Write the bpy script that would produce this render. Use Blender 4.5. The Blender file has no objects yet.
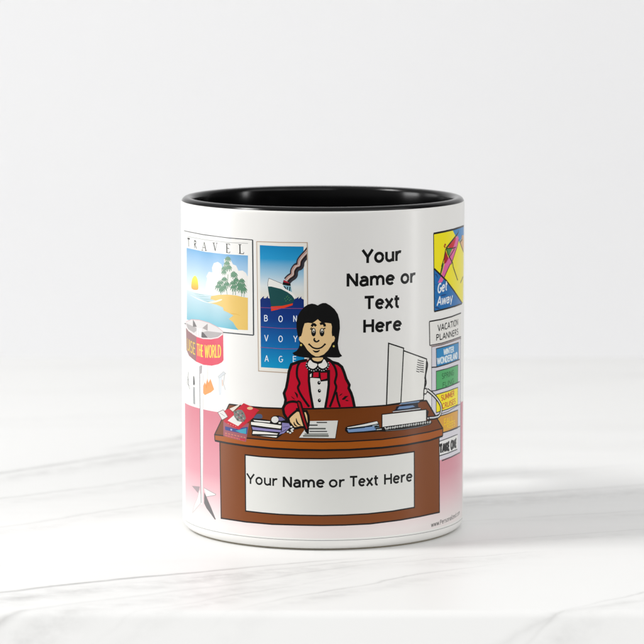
import bpy, bmesh, math
from mathutils import Vector
from mathutils.geometry import tessellate_polygon

sc = bpy.context.scene
COL = sc.collection
MM = 0.001
R = 41.0            # outer radius of the mug, mm
HM = 96.5           # height of the mug, mm
# ---------------------------------------------------------------- camera data (mm, px of the 644 px photo)
CD, CH, CPITCH, CF, CCX = 901.0, 168.2, 0.1198, 3122.0, 322.8
GRID = math.radians(0.5)
STEP = 0.0022       # ink layer thickness, mm

# ================================================================ materials
def srgb(c):
    if isinstance(c, str):
        c = tuple(int(c[i:i + 2], 16) for i in (0, 2, 4))
    return tuple(((v / 255) / 12.92 if v / 255 <= 0.04045 else ((v / 255 + 0.055) / 1.055) ** 2.4) for v in c) + (1.0,)

def new_mat(name):
    m = bpy.data.materials.new(name); m.use_nodes = True
    nt = m.node_tree
    return m, nt, nt.nodes['Principled BSDF']

def glaze(b, rough=0.42):
    b.inputs['Roughness'].default_value = rough
    b.inputs['IOR'].default_value = 1.35
    b.inputs['Coat Weight'].default_value = 0.45; b.inputs['Coat IOR'].default_value = 1.33
    b.inputs['Coat Roughness'].default_value = 0.21

def link_micro(nt, b, strength=0.04, scale=60.0):
    """faint unevenness of a fired glaze"""
    tc = nt.nodes.new('ShaderNodeTexCoord'); n = nt.nodes.new('ShaderNodeTexNoise')
    n.inputs['Scale'].default_value = scale; n.inputs['Detail'].default_value = 2
    bp = nt.nodes.new('ShaderNodeBump'); bp.inputs['Strength'].default_value = strength
    bp.inputs['Distance'].default_value = 0.0006
    nt.links.new(tc.outputs['Object'], n.inputs['Vector']); nt.links.new(n.outputs['Fac'], bp.inputs['Height'])
    nt.links.new(bp.outputs['Normal'], b.inputs['Normal'])

MATS = {}
def dye(c):
    """ink under the glaze: a little deeper than the colour read off the picture"""
    return tuple(max(0.0, (v - 0.020) * 1.02) for v in srgb(c)[:3]) + (1.0,)
def ink(c):
    if c in MATS: return MATS[c]
    m, nt, b = new_mat('ink_' + c)
    b.inputs['Base Color'].default_value = dye(c); glaze(b)
    MATS[c] = m
    return m

def grad(name, v0, v1, stops, axis='Y'):
    """printed colour ramp along the print's height (UV in mm)"""
    m, nt, b = new_mat('ink_' + name); glaze(b)
    uv = nt.nodes.new('ShaderNodeUVMap'); uv.uv_map = 'print'
    sp = nt.nodes.new('ShaderNodeSeparateXYZ'); mr = nt.nodes.new('ShaderNodeMapRange')
    mr.inputs['From Min'].default_value = v0; mr.inputs['From Max'].default_value = v1
    rp = nt.nodes.new('ShaderNodeValToRGB')
    el = rp.color_ramp.elements
    while len(el) < len(stops): el.new(0.5)
    for e, (p, c) in zip(el, stops):
        e.position = p; e.color = dye(c)
    nt.links.new(uv.outputs['UV'], sp.inputs[0]); nt.links.new(sp.outputs[axis], mr.inputs['Value'])
    nt.links.new(mr.outputs['Result'], rp.inputs['Fac']); nt.links.new(rp.outputs['Color'], b.inputs['Base Color'])
    MATS[name] = m
    return name

# ================================================================ photo measure -> unrolled print (mm)
def uv(p):
    """where a measured point of the picture lies on the unrolled cylinder wall: (arc mm, height mm)"""
    x, y = p
    c, s = math.cos(CPITCH), math.sin(CPITCH)
    dx = (x - CCX) / CF; dz = -(y - 322.0) / CF
    d = (dx, c + dz * s, -s + dz * c)              # dep*fwd + up*upv
    ox, oy = 0.0, -CD
    A = d[0] ** 2 + d[1] ** 2; B = 2 * (ox * d[0] + oy * d[1]); C = ox * ox + oy * oy - R * R
    q = B * B - 4 * A * C
    if q < 0: q = 0.0
    t = (-B - math.sqrt(q)) / (2 * A)
    X, Y, Z = ox + t * d[0], oy + t * d[1], CH + t * d[2]
    return (R * math.atan2(X, -Y), Z)

def Z(x0, y0, s):
    return lambda *pts: [(x0 + a / s, y0 + b / s) for a, b in pts]

def dense(pts, closed, step=1.6):
    out = []
    n = len(pts)
    for i in range(n if closed else n - 1):
        a, b = pts[i], pts[(i + 1) % n]
        k = max(1, int(math.hypot(b[0] - a[0], b[1] - a[1]) / step))
        for j in range(k): out.append((a[0] + (b[0] - a[0]) * j / k, a[1] + (b[1] - a[1]) * j / k))
    if not closed: out.append(pts[-1])
    return out

def smooth_pts(pts, closed, k=5):
    n = len(pts)
    if n < 3: return pts
    g = (lambda i: pts[i % n]) if closed else (lambda i: pts[max(0, min(n - 1, i))])
    out = []
    for i in range(n if closed else n - 1):
        p0, p1, p2, p3 = g(i - 1), g(i), g(i + 1), g(i + 2)
        for j in range(k):
            t = j / k
            out.append(tuple(0.5 * (2 * p1[a] + (p2[a] - p0[a]) * t + (2 * p0[a] - 5 * p1[a] + 4 * p2[a] - p3[a]) * t * t
                                    + (3 * p1[a] - p0[a] - 3 * p2[a] + p3[a]) * t ** 3) for a in (0, 1)))
    if not closed: out.append(pts[-1])
    return out

# ================================================================ the printed picture
MUG = None
PRINT_PARENT = None
LEVELS = []          # (umin, umax, vmin, vmax, level)
UL, UR = R * math.radians(-75.8), R * math.radians(81.5)

class Part:
    def __init__(self, name, label=None):
        self.name, self.label = name, label
        self.v, self.f, self.uvs, self.mi, self.mats = [], [], [], [], []
    def mat(self, key):
        if key not in self.mats: self.mats.append(key)
        return self.mats.index(key)
    def build(self):
        me = bpy.data.meshes.new(self.name)
        me.from_pydata(self.v, [], self.f)
        for k in self.mats: me.materials.append(MATS[k] if k in MATS else ink(k))
        l = me.uv_layers.new(name='print')
        for p in me.polygons:
            p.material_index = self.mi[p.index]; p.use_smooth = True
            for li in p.loop_indices: l.data[li].uv = self.uvs[me.loops[li].vertex_index]
        me.normals_split_custom_set_from_vertices([(math.sin(u / R), -math.cos(u / R), 0.0) for u, w in self.uvs])
        o = bpy.data.objects.new(self.name, me); COL.objects.link(o)
        o.parent = PRINT_PARENT if PRINT_PARENT else MUG
        if self.label: o['label'] = self.label
        return o

CUR = None
def begin(name, label=None):
    global CUR
    CUR = Part(name, label)
def end():
    return CUR.build()

def clip_halfplane(poly, u, keep_less):
    out = []
    n = len(poly)
    for i in range(n):
        a, b = poly[i], poly[(i + 1) % n]
        ia = (a[0] <= u) if keep_less else (a[0] >= u)
        ib = (b[0] <= u) if keep_less else (b[0] >= u)
        if ia: out.append(a)
        if ia != ib:
            t = (u - a[0]) / (b[0] - a[0])
            out.append((u, a[1] + (b[1] - a[1]) * t))
    return out

def emit(polys, key, level, clip=True):
    g = GRID * R
    r = R + 0.012 + STEP * level
    mi = CUR.mat(key)
    for poly in polys:
        if clip:
            poly = clip_halfplane(clip_halfplane(poly, UR, True), UL, False)
            if len(poly) < 3: continue
        u0 = min(p[0] for p in poly); u1 = max(p[0] for p in poly)
        k0, k1 = math.floor(u0 / g + 1e-6), math.ceil(u1 / g - 1e-6)
        for k in range(k0, max(k1, k0 + 1)):
            q = poly
            if k > k0: q = clip_halfplane(q, k * g, False)
            if len(q) >= 3 and k < k1 - 1: q = clip_halfplane(q, (k + 1) * g, True)
            cl = []
            for p in q:
                if not cl or abs(p[0] - cl[-1][0]) + abs(p[1] - cl[-1][1]) > 1e-6: cl.append(p)
            if len(cl) > 1 and abs(cl[0][0] - cl[-1][0]) + abs(cl[0][1] - cl[-1][1]) < 1e-6: cl.pop()
            if len(cl) < 3: continue
            ar = sum(cl[i][0] * cl[(i + 1) % len(cl)][1] - cl[(i + 1) % len(cl)][0] * cl[i][1] for i in range(len(cl)))
            if abs(ar) < 1e-8: continue
            if ar < 0: cl.reverse()
            b = len(CUR.v)
            for (u, w) in cl:
                a = u / R
                CUR.v.append((r * math.sin(a) * MM, -r * math.cos(a) * MM, w * MM)); CUR.uvs.append((u, w))
            CUR.f.append(tuple(range(b, b + len(cl)))); CUR.mi.append(mi)

def level_for(pts, pad=0.0):
    a, b = min(p[0] for p in pts) - pad, max(p[0] for p in pts) + pad
    c, d = min(p[1] for p in pts) - pad, max(p[1] for p in pts) + pad
    lv = 1 + max([L[4] for L in LEVELS if L[0] < b and L[1] > a and L[2] < d and L[3] > c], default=0)
    LEVELS.append((a, b, c, d, lv))
    return lv

def tess(pts):
    t = tessellate_polygon([[Vector((p[0], p[1], 0)) for p in pts]])
    return [[pts[i] for i in tri] for tri in t]

def fill(pts, key, smooth=False):
    if smooth: pts = smooth_pts(pts, True)
    m = [uv(p) for p in dense(pts, True)]
    emit(tess(m), key, level_for(m))

def fill_mm(m, key):
    emit([m], key, level_for(m))

def ribbon(m, w, closed=False, taper=False):
    """quads along a polyline given in mm"""
    c = [m[0]]
    for p in m[1:]:
        if math.hypot(p[0] - c[-1][0], p[1] - c[-1][1]) > 0.01: c.append(p)
    m = c; n = len(m)
    if n < 2: return []
    if closed and math.hypot(m[0][0] - m[-1][0], m[0][1] - m[-1][1]) < 0.01: m = m[:-1]; n -= 1
    L, Rr = [], []
    for i in range(n):
        a = m[i - 1] if (i > 0 or closed) else None
        b = m[(i + 1) % n] if (i < n - 1 or closed) else None
        d1 = d2 = None
        if a: l = math.hypot(m[i][0] - a[0], m[i][1] - a[1]) or 1; d1 = ((m[i][0] - a[0]) / l, (m[i][1] - a[1]) / l)
        if b: l = math.hypot(b[0] - m[i][0], b[1] - m[i][1]) or 1; d2 = ((b[0] - m[i][0]) / l, (b[1] - m[i][1]) / l)
        d1 = d1 or d2; d2 = d2 or d1
        nx, ny = -(d1[1] + d2[1]), d1[0] + d2[0]
        l = math.hypot(nx, ny)
        if l < 0.2: nx, ny, l = -d1[1], d1[0], 1.0
        nx, ny = nx / l, ny / l
        k = 1.0 / max(0.45, nx * -d1[1] + ny * d1[0])
        h = w / 2 * k
        if taper:
            t = i / (n - 1); h *= 0.25 + 0.75 * math.sin(math.pi * min(1, max(0, t)))
        L.append((m[i][0] + nx * h, m[i][1] + ny * h)); Rr.append((m[i][0] - nx * h, m[i][1] - ny * h))
    out = []
    for i in range(n if closed else n - 1):
        j = (i + 1) % n
        out.append([Rr[i], Rr[j], L[j]]); out.append([Rr[i], L[j], L[i]])
    return out

def line(pts, key='0a0a0a', w=0.3, closed=False, smooth=False, taper=False):
    if key == '0a0a0a': w *= 1.28
    if smooth: pts = smooth_pts(pts, closed)
    m = [uv(p) for p in dense(pts, closed)]
    emit(ribbon(m, w, closed, taper), key, level_for(m, w / 2))

def shape(pts, key, w=0.3, smooth=False, lc='0a0a0a'):
    fill(pts, key, smooth); line(pts, lc, w, True, smooth)

def ell(cx, cy, rx, ry, a0=0, a1=360, n=20, rot=0):
    o = []
    cr, sr = math.cos(math.radians(rot)), math.sin(math.radians(rot))
    full = abs(a1 - a0) >= 360
    for i in range(n if full else n + 1):
        a = math.radians(a0 + (a1 - a0) * i / n)
        x, y = rx * math.cos(a), ry * math.sin(a)
        o.append((cx + x * cr - y * sr, cy + x * sr + y * cr))
    return o

# ---------------------------------------------------------------- stroke letters (cap height 1)
def A_(cx, cy, rx, ry, a0, a1, n=10):
    return ell(cx, cy, rx, ry, a0, a1, n)
G = {
 'Y': (.74, [[(0, 1), (.37, .45)], [(.74, 1), (.37, .45)], [(.37, .5), (.37, 0)]]),
 'o': (.70, [A_(.35, .375, .285, .315, 0, 360, 22) + [(.635, .375)]]),
 'u': (.66, [[(.07, .75), (.07, .3)] + A_(.31, .3, .24, .24, 180, 330, 8), [(.59, .75), (.59, 0)]]),
 'r': (.44, [[(.07, .75), (.07, 0)], A_(.35, .36, .28, .32, 175, 68, 8)]),
 'N': (.78, [[(.07, 0), (.07, 1)], [(.07, .97), (.71, .03)], [(.71, 1), (.71, 0)]]),
 'a': (.64, [[(.08, .60)] + A_(.32, .46, .24, .23, 125, 0, 8) + [(.56, 0)],
             [(.56, .43), (.33, .42)] + A_(.27, .235, .2, .185, 100, 270, 8) + [(.42, .08), (.56, .2)]]),
 'm': (1.07, [[(.07, .75), (.07, 0)], [(.07, .45)] + A_(.31, .45, .215, .235, 165, 0, 8) + [(.535, 0)],
              [(.535, .45)] + A_(.77, .45, .22, .235, 165, 0, 8) + [(1.0, 0)]]),
 'n': (.64, [[(.07, .75), (.07, 0)], [(.07, .45)] + A_(.32, .44, .24, .245, 165, 0, 8) + [(.57, 0)]]),
 'e': (.68, [[(.07, .395), (.61, .395)], A_(.345, .375, .28, .315, 5, 318, 18)]),
 'T': (.76, [[(0, .93), (.76, .93)], [(.38, .95), (.38, 0)]]),
 'x': (.64, [[(.02, .75), (.62, 0)], [(.62, .75), (.02, 0)]]),
 't': (.46, [[(.19, .96), (.19, .24)] + A_(.36, .22, .17, .155, 180, 285, 6), [(0, .69), (.44, .69)]]),
 'H': (.76, [[(.07, 0), (.07, 1)], [(.69, 0), (.69, 1)], [(.07, .53), (.69, .53)]]),
 'A': (.74, [[(0, 0), (.37, 1)], [(.37, 1), (.74, 0)], [(.13, .33), (.61, .33)]]),
 'B': (.64, [[(.07, 0), (.07, 1)], [(.07, .95), (.35, .95)] + A_(.35, .74, .2, .21, 90, -90, 8) + [(.07, .53)],
             [(.35, .53)] + A_(.37, .29, .23, .24, 90, -90, 8) + [(.07, .05)]]),
 'C': (.70, [A_(.4, .5, .34, .46, 50, 310, 16)]),
 'D': (.74, [[(.07, 0), (.07, 1)], [(.07, .95), (.28, .95)] + A_(.28, .5, .38, .45, 90, -90, 12) + [(.07, .05)]]),
 'E': (.58, [[(.07, 0), (.07, 1)], [(.07, .94), (.56, .94)], [(.07, .52), (.52, .52)], [(.07, .06), (.56, .06)]]),
 'F': (.56, [[(.07, 0), (.07, 1)], [(.07, .94), (.56, .94)], [(.07, .52), (.5, .52)]]),
 'G': (.76, [A_(.4, .5, .34, .46, 50, 345, 16) + [(.72, .45), (.45, .45)]]),
 'I': (.14, [[(.07, 0), (.07, 1)]]),
 'K': (.66, [[(.07, 0), (.07, 1)], [(.62, 1), (.1, .45)], [(.25, .6), (.66, 0)]]),
 'L': (.54, [[(.07, 1), (.07, 0)], [(.07, .06), (.54, .06)]]),
 'M': (.88, [[(.07, 0), (.07, 1)], [(.07, .98), (.44, .2)], [(.44, .2), (.81, .98)], [(.81, 1), (.81, 0)]]),
 'O': (.84, [A_(.42, .5, .36, .46, 0, 360, 22) + [(.78, .5)]]),
 'P': (.62, [[(.07, 0), (.07, 1)], [(.07, .94), (.33, .94)] + A_(.33, .71, .23, .23, 90, -90, 8) + [(.07, .48)]]),
 'R': (.68, [[(.07, 0), (.07, 1)], [(.07, .94), (.33, .94)] + A_(.33, .72, .22, .22, 90, -90, 8) + [(.07, .5)], [(.33, .5), (.66, 0)]]),
 'S': (.62, [A_(.31, .73, .23, .22, 35, 270, 10) + A_(.31, .27, .25, .23, 90, -145, 10)]),
 'U': (.74, [[(.07, 1), (.07, .34)] + A_(.37, .34, .3, .29, 180, 360, 10) + [(.67, 1)]]),
 'V': (.72, [[(0, 1), (.36, 0)], [(.36, 0), (.72, 1)]]),
 'W': (1.04, [[(0, 1), (.26, 0)], [(.26, 0), (.52, .95)], [(.52, .95), (.78, 0)], [(.78, 0), (1.04, 1)]]),
 'w': (.84, [[(0, .75), (.21, 0)], [(.21, 0), (.42, .72)], [(.42, .72), (.63, 0)], [(.63, 0), (.84, .75)]]),
 'y': (.64, [[(.02, .75), (.33, .05)], [(.62, .75), (.25, -.25)]]),
 's': (.54, [A_(.27, .54, .19, .16, 35, 270, 8) + A_(.27, .21, .2, .16, 90, -145, 8)]),
 'l': (.14, [[(.07, 0), (.07, 1.05)]]),
 'i': (.14, [[(.07, 0), (.07, .75)], [(.07, .9), (.07, 1.05)]]),
 'z': (.52, [[(.02, .7), (.5, .7)], [(.48, .7), (.04, .05)], [(.02, .05), (.52, .05)]]),
 'd': (.68, [A_(.33, .375, .26, .315, 0, 360, 16), [(.61, 0), (.61, 1.05)]]),
 'c': (.58, [A_(.34, .375, .27, .315, 50, 310, 12)]),
 '.': (.16, [[(.07, 0), (.07, .14)]]),
 ' ': (.26, []),
}
def text(s, p0, p1, cap, key='0a0a0a', wt=0.15, gap=0.14, slant=0.0, capmm=None):
    a, b = uv(p0), uv(p1)
    cap = cap / 3.595 if capmm is None else capmm
    tot = sum(G[c][0] for c in s) + gap * (len(s) - 1)
    k = math.hypot(b[0] - a[0], b[1] - a[1]) / tot
    dx, dy = (b[0] - a[0]) / (tot * k), (b[1] - a[1]) / (tot * k)
    lv = level_for([a, b, (a[0], a[1] + cap), (b[0], b[1] + cap)], 0.1)
    x = 0.0
    for c in s:
        adv, strokes = G[c]
        for i, st in enumerate(strokes):
            m = []
            for (gx, gy) in st:
                xx = (x + gx) * k + slant * gy * cap; yy = gy * cap
                m.append((a[0] + xx * dx, a[1] + xx * dy + yy))
            emit(ribbon(m, wt * cap), key, lv + i * 0.25)
        x += adv + gap

# ================================================================ what is printed, traced from the photograph
K = '0a0a0a'
def draw_print():
    global PRINT_PARENT, UR
    a = Z(180, 312, 12.88); b = Z(180, 358, 12.88); c = Z(180, 470, 12.88)
    A = Z(170, 180, 7.156); B = Z(240, 225, 7.156); C = Z(240, 290, 7.156); D = Z(170, 300, 7.156)
    I = Z(260, 360, 7.156); KK = Z(370, 330, 7.156)
    H = Z(290, 300, 9.2); w2 = Z(270, 350, 12.88); w3 = Z(310, 350, 10.74); w4 = Z(270, 395, 12.88)
    tp = Z(184, 270, 9.2); ta = Z(184, 236, 9.2); sp = Z(255, 240, 9.2)
    g1 = Z(425, 222, 14.31); g2 = Z(425, 262, 11.71)
    r1 = Z(425, 310, 14.31); r2 = Z(425, 340, 14.31); r3 = Z(425, 380, 14.31); r4 = Z(425, 415, 14.31)
    mo = Z(380, 385, 10.73); nb = Z(335, 400, 10.73); bk = Z(250, 400, 12.88); br = Z(215, 400, 12.88)

    # ---- background: pink carpet fading out towards the bottom, and the thin frame line
    vt = uv((186, 403.4))[1]; vt2 = uv((322, 419))[1]
    vb = uv((322, 540.5))[1]
    begin('printed_picture')
    grad('carpet', vb + 2.2, vt, [(0.0, 'e6dedc'), (0.10, 'e3d2d2'), (0.24, 'dfbabf'), (0.44, 'd496a1'), (1.0, 'c97885')])
    fill_mm([(UL, vb + 0.6), (UR, vb + 0.6), (UR, vt), (UL, vt)], 'carpet')
    lv = level_for([(UL, vb - .1), (UR, vb + .1)])
    emit([[(UL, vb - .06), (UR, vb - .06), (UR, vb + .06), (UL, vb + .06)]], '6f7272', lv)
    text('www.Personalized.com', (431.2, 527.2), (459.6, 514.2), 4.6, '3c3c3c', .15, .16)
    PRINT_PARENT = end()

    # ---- beach poster
    begin('travel_poster', 'poster of a beach with palms and a yellow sun, headed TRAVEL')
    top = [(180, 228.5), (185.1, 231), (203, 234.6), (228, 237.9), (252.6, 239.9)]
    bot = [(253.6, 335.2), (240, 334), (223.2, 332.4), (200, 328.2), (180, 322)]
    fill(top + bot, 'e7e6e2')
    line(top, '3a3c3e', .22); line([top[-1], (253.2, 290), bot[0]], '44484c', .40); line(bot, '55595c', .34)
    line([(187.3, 236.4), (205, 239.8), (228, 242.5), (248, 243.4)], '8a8c8c', .12)
    q = [(186.6, 247.8), (205, 251.8), (226, 254.2), (248, 255.5)]
    qb = [(247.5, 330.3), (230, 328.9), (212, 326), (196, 322.4), (186.8, 319.5)]
    v1 = uv((248, 255.5))[1]; v0 = uv((230, 296))[1]; vbm = uv((247.5, 330.3))[1]
    grad('beach_sky', v0, v1, [(0.0, 'dfe6ea'), (0.45, 'b3cde0'), (1.0, '6fa5cf')])
    fill(q + qb, 'beach_sky')
    grad('sun', uv((195, 289))[1], uv((195, 275))[1], [(0.0, 'e9a04a'), (0.5, 'f0cf3c'), (1.0, 'f2e25a')])
    fill(tp((72, 172), (70, 110), (82, 70), (102, 52), (120, 72), (130, 115), (128, 180)), 'sun', True)
    fill(ta((205, 372), (228, 330), (262, 335), (258, 290), (275, 250), (312, 238), (345, 262), (352, 300), (372, 250), (368, 215),
            (392, 205), (430, 222), (452, 262), (480, 272), (502, 320), (540, 318), (570, 340), (586, 372)) +
         tp((588, 60), (586, 245), (420, 228), (250, 232), (190, 215), (205, 120), (215, 80)), 'e3e1dc')
    # water
    grad('beach_water', vbm, uv((200, 293))[1], [(0.0, '6fb4c6'), (0.35, '98c2ce'), (0.8, 'b4ced7'), (1.0, 'cbd8dd')])
    fill(tp((27, 183), (120, 210), (210, 226), (300, 236), (400, 250), (500, 380), (500, 552)) + [(230, 328.9), (212, 326), (196, 322.4), (186.8, 319.5)], 'beach_water')
    for s in (((90, 215), (140, 225), (190, 232)), ((110, 235), (160, 245), (230, 246)), ((140, 255), (190, 268), (260, 270)), ((180, 280), (220, 292), (280, 296))):
        line(tp(*s), '8fb9b8', .16, taper=True)
    line(tp((60, 232), (120, 262), (180, 288), (240, 306)), 'dce4e4', .3, taper=True)
    fill(tp((250, 240), (320, 228), (400, 226), (480, 234), (540, 248), (588, 255), (588, 553), (500, 549), (482, 530), (452, 480), (412, 450), (455, 418),
            (420, 398), (365, 372), (360, 345), (300, 318), (220, 300), (290, 280), (245, 268)), 'e0bd6c')
    fill(tp((220, 298), (290, 282), (340, 268), (350, 276), (300, 296), (250, 304)), 'eadfce', True)
    line(tp((420, 400), (480, 405), (520, 420)), 'd8aa55', .2, taper=True)
    # palms
    pn = [uv(tp((290, 60))[0]), uv(tp((590, 230))[0]), uv(ta((360, 180))[0])]
    plv = level_for(pn, 0.5)
    pc = [0]
    def palm(x, y, k, col):
        pc[0] += 1
        for q_, (dx, dy) in enumerate(((-1.0, .5), (-.95, -.15), (-.5, -.7), (.15, -.95), (.7, -.5), (1.0, 0), (.85, .65), (-.45, .95), (.3, 1.0))):
            pts = smooth_pts([(x, y), (x + dx * k * .6, y + dy * k * .6 - k * .3), (x + dx * k, y + dy * k + k * .15)], False)
            emit(ribbon([uv(t_) for t_ in dense(pts, False)], .34, False, True), col, plv + (pc[0] % 4) * 1.6 + q_ * .16)
    for (x, y, k) in ((404, 216, 28), (396, 258, 28), (412, 296, 30), (372, 304, 28), (368, 336, 24), (456, 352, 26)):
        palm(184 + x / 9.2, 236 + y / 9.2, k / 9.2, '6f957b')
    for (x, y, k) in ((335, 125, 32), (320, 160, 34), (372, 92, 28), (394, 138, 30), (366, 168, 30), (464, 50, 32), (455, 128, 34), (458, 165, 32), (480, 98, 26),
                      (532, 108, 30), (537, 150, 36), (518, 178, 32), (552, 185, 30), (345, 186, 26), (508, 142, 26)):
        palm(184 + x / 9.2, 270 + y / 9.2, k / 9.2, '5f8a6e')
    for s in (((345, 170), (340, 228)), ((388, 150), (398, 225)), ((455, 150), (450, 228)), ((470, 60), (474, 230)), ((535, 160), (530, 245)), ((555, 180), (552, 248)), ((405, 40), (400, 140))):
        line(tp(*s), '5f8a6e', .17)
    # serif heading
    def ser(strokes, w=.14):
        for i, s in enumerate(strokes): line(ta(*s), '262626', w * 1.35)
    ser([((32, 22), (54, 26)), ((42, 22), (44, 98))], .34)
    ser([((96, 40), (97, 112)), ((97, 42), (110, 50), (108, 70), (98, 76)), ((100, 76), (116, 116))], .26)
    ser([((168, 130), (186, 56)), ((160, 131), (178, 132)), ((194, 134), (210, 136)), ((172, 106), (196, 108))], .12); line(ta((186, 56), (202, 134)), '303030', .36)
    ser([((262, 62), (286, 64)), ((294, 64), (310, 66)), ((302, 66), (288, 138))], .12); line(ta((272, 64), (289, 138)), '303030', .38)
    ser([((384, 72), (420, 74), (422, 86)), ((388, 152), (420, 156), (424, 142)), ((394, 112), (412, 114), (412, 122))], .13); line(ta((394, 72), (395, 154)), '303030', .38)
    ser([((500, 78), (528, 79)), ((504, 160), (548, 164), (552, 148))], .13); line(ta((514, 78), (516, 162)), '303030', .38)
    end()

    # ---- ship poster
    begin('ship_poster', 'blue poster of a steaming ship over the words BON VOYAGE')
    o1 = [(256.7, 241.6), (280, 242.4), (307.2, 242.6)]; o2 = [(308, 374.3), (290, 373), (258.6, 371)]
    fill(o1 + o2, 'e5e2da'); line(o1 + o2, 'b09a84', .22, True)
    i1 = [(259.8, 245.1), (281, 246.2), (303.6, 246.6)]; i2 = [(304.5, 369.8), (287, 368.8), (261, 367.2)]
    vtop = uv((281, 246.2))[1]; vsea = uv((281, 298))[1]; vbot = uv((281, 368.3))[1]
    grad('ship_sky', vsea, vtop, [(0.0, 'd9d6cb'), (0.22, 'd3d9da'), (0.45, '9dc0d4'), (0.75, '3393c4'), (1.0, '1f83b8')])
    fill(i1 + i2, 'ship_sky')
    grad('ship_sea', vbot, vsea, [(0.0, '1293c2'), (0.35, '1767a6'), (0.7, '203f80'), (1.0, '20366f')])
    sea = [(260.3, 299.5), (262.5, 297.2), (264, 296.0), (263.8, 298.3), (266, 298.2), (268, 295.6), (267.9, 298.0), (271, 298.6), (273, 299),
           (292, 299), (296.5, 298.4), (298.6, 296.6), (298.5, 299), (301.4, 296.3), (301.3, 298.3), (303.8, 299.6)]
    fill(sea + i2, 'ship_sea')
    # ship
    fill(sp((122, 425), (118, 395), (128, 352), (150, 360), (250, 402), (300, 440), (330, 470), (375, 520), (365, 548), (330, 500), (240, 450), (150, 428)), 'e4e2dd')
    line(sp((118, 425), (118, 390), (128, 352), (250, 402)), '5a5f66', .12)
    fill(sp((118, 428), (150, 428), (240, 450), (300, 480), (340, 510), (365, 545), (345, 585), (250, 608), (150, 618), (140, 560), (125, 480)), '2b4f50')
    fill(sp((147, 612), (250, 606), (350, 582), (345, 600), (280, 622), (150, 654)), 'd8452f')
    for (x, y) in ((275, 540), (290, 525), (300, 545), (285, 560), (312, 530), (318, 555), (300, 515), (330, 545)):
        fill([(255 + (x + q_) / 9.2, 240 + (y + r_) / 9.2) for q_, r_ in ((-4, 0), (0, -5), (4, 0), (0, 5))], '5f9a54')
    fill(sp((258, 412), (330, 425), (340, 480), (300, 460), (262, 432)), '87b2bf')
    for s in (((270, 425), (285, 450)), ((300, 430), (296, 458)), ((322, 430), (318, 470))): line(sp(*s), '26333f', .3)
    fill(sp((262, 372), (290, 378), (325, 398), (330, 422), (300, 420), (252, 410)), '15161c')
    fill(sp((262, 366), (305, 385), (322, 400), (300, 396), (264, 388)), 'a3303c')
    # smoke ribbons
    keep_ur = UR; UR = uv((307.2, 252))[0]
    base = [(285, 372), (310, 345), (345, 318), (350, 280), (372, 245), (402, 232), (410, 190), (437, 152), (474, 112), (505, 70)]
    for k, (col, wd) in enumerate((('3f3d42', 2.3), ('c29a8f', 0.32), ('d0c6c0', 0.28), ('232428', .34), ('a07a70', .2))):
        off = (10, -8, 3, 18, 10)[k]
        line(sp(*[(x + off, y + off * .55) for x, y in base]), col, wd, smooth=True)
    UR = keep_ur
    line(o1[-1:] + [(307.5, 300)], 'b09a84', .2)
    for y0, y1 in ((307.5, 308.2), (326.8, 328.2), (347.2, 348.6)): line([(260.5, y0), (281, y1 + .2), (304, y1 + .3)], '94507c', .14)
    for s, x, y in (('B', 265.9, 321.3), ('O', 280.6, 322), ('N', 295.1, 321.8), ('V', 266.4, 341.2), ('O', 280.6, 342), ('Y', 295.4, 342), ('A', 266.7, 361.6), ('G', 280.8, 362.2), ('E', 294.6, 362.2)):
        hw = {'O': 2.1, 'G': 2.1}.get(s, 1.75)
        text(s, (x - hw, y), (x + hw, y), 6.3, 'dfe6ee', .13)
    end()

    # ---- words on the wall
    begin('wall_words', 'black lettering Your Name or Text Here high on the mug')
    text('Your', (362.6, 263.3), (400.9, 260.6), 13.4, K, .215)
    text('Name or', (347.0, 286.6), (415.2, 282.4), 13.0, K, .215)
    text('Text', (364.6, 309.3), (399.4, 307.5), 13.0, K, .215)
    text('Here', (363.6, 332.7), (401.4, 330.0), 13.0, K, .215)
    end()

    # ---- getaway poster at the right edge
    begin('getaway_poster', 'yellow and blue poster of a parasol reading Get Away')
    t1 = g1((122, 166), (260, 140), (400, 108), (500, 76), (560, 52)); t2 = g2((445, 480), (430, 487), (350, 517), (250, 545), (108, 580))
    fill(t1 + t2, 'eee000')
    fill(g1((392, 110), (470, 88), (560, 50), (560, 240), (520, 240), (490, 290), (462, 215), (428, 185)), '2c80bd')
    fill(g1((560, 190), (525, 190), (515, 280), (500, 305), (540, 400), (560, 420)), 'd9a56a')
    line(g1((525, 180), (530, 250), (500, 290), (520, 350), (550, 430)), K, .35)
    line(g1((445, 200), (475, 150), (478, 120)), K, .35)
    fill(g1((325, 362), (372, 300), (440, 215), (448, 260), (425, 320), (400, 375)), 'c81f30')
    fill(g1((470, 195), (482, 240), (470, 300), (440, 400), (410, 510), (375, 590)) + g2((225, 180), (195, 235), (150, 242), (190, 155)) +
         g1((280, 600), (330, 520), (360, 450), (400, 375), (430, 290), (445, 220)), 'dc649e')
    fill(g1((303, 382), (395, 376), (365, 440), (345, 505), (318, 460)), '4f8f45')
    fill(g1((290, 400), (318, 470), (335, 520), (300, 585), (270, 600), (275, 480)), 'a51f2c')
    fill(g2((205, 0), (222, 20), (205, 90), (185, 150), (172, 150)), '4f7d45')
    line(g1((300, 378), (345, 320), (460, 175)), K, .4); line(g1((300, 378), (395, 376), (440, 360)), K, .25)
    line(g1((300, 380), (345, 505), (370, 470), (420, 385)), K, .25)
    line(g1((295, 385), (272, 520), (235, 640)), K, .3); line(g1((482, 245), (460, 350), (400, 530), (370, 610)), K, .25)
    line(g2((295, 20), (225, 180)), K, .25); line(g2((205, 20), (185, 130), (150, 230)), K, .3)
    line(g1((350, 505), (395, 590)) + g2((330, 60), (382, 215)), K, .35)
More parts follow.
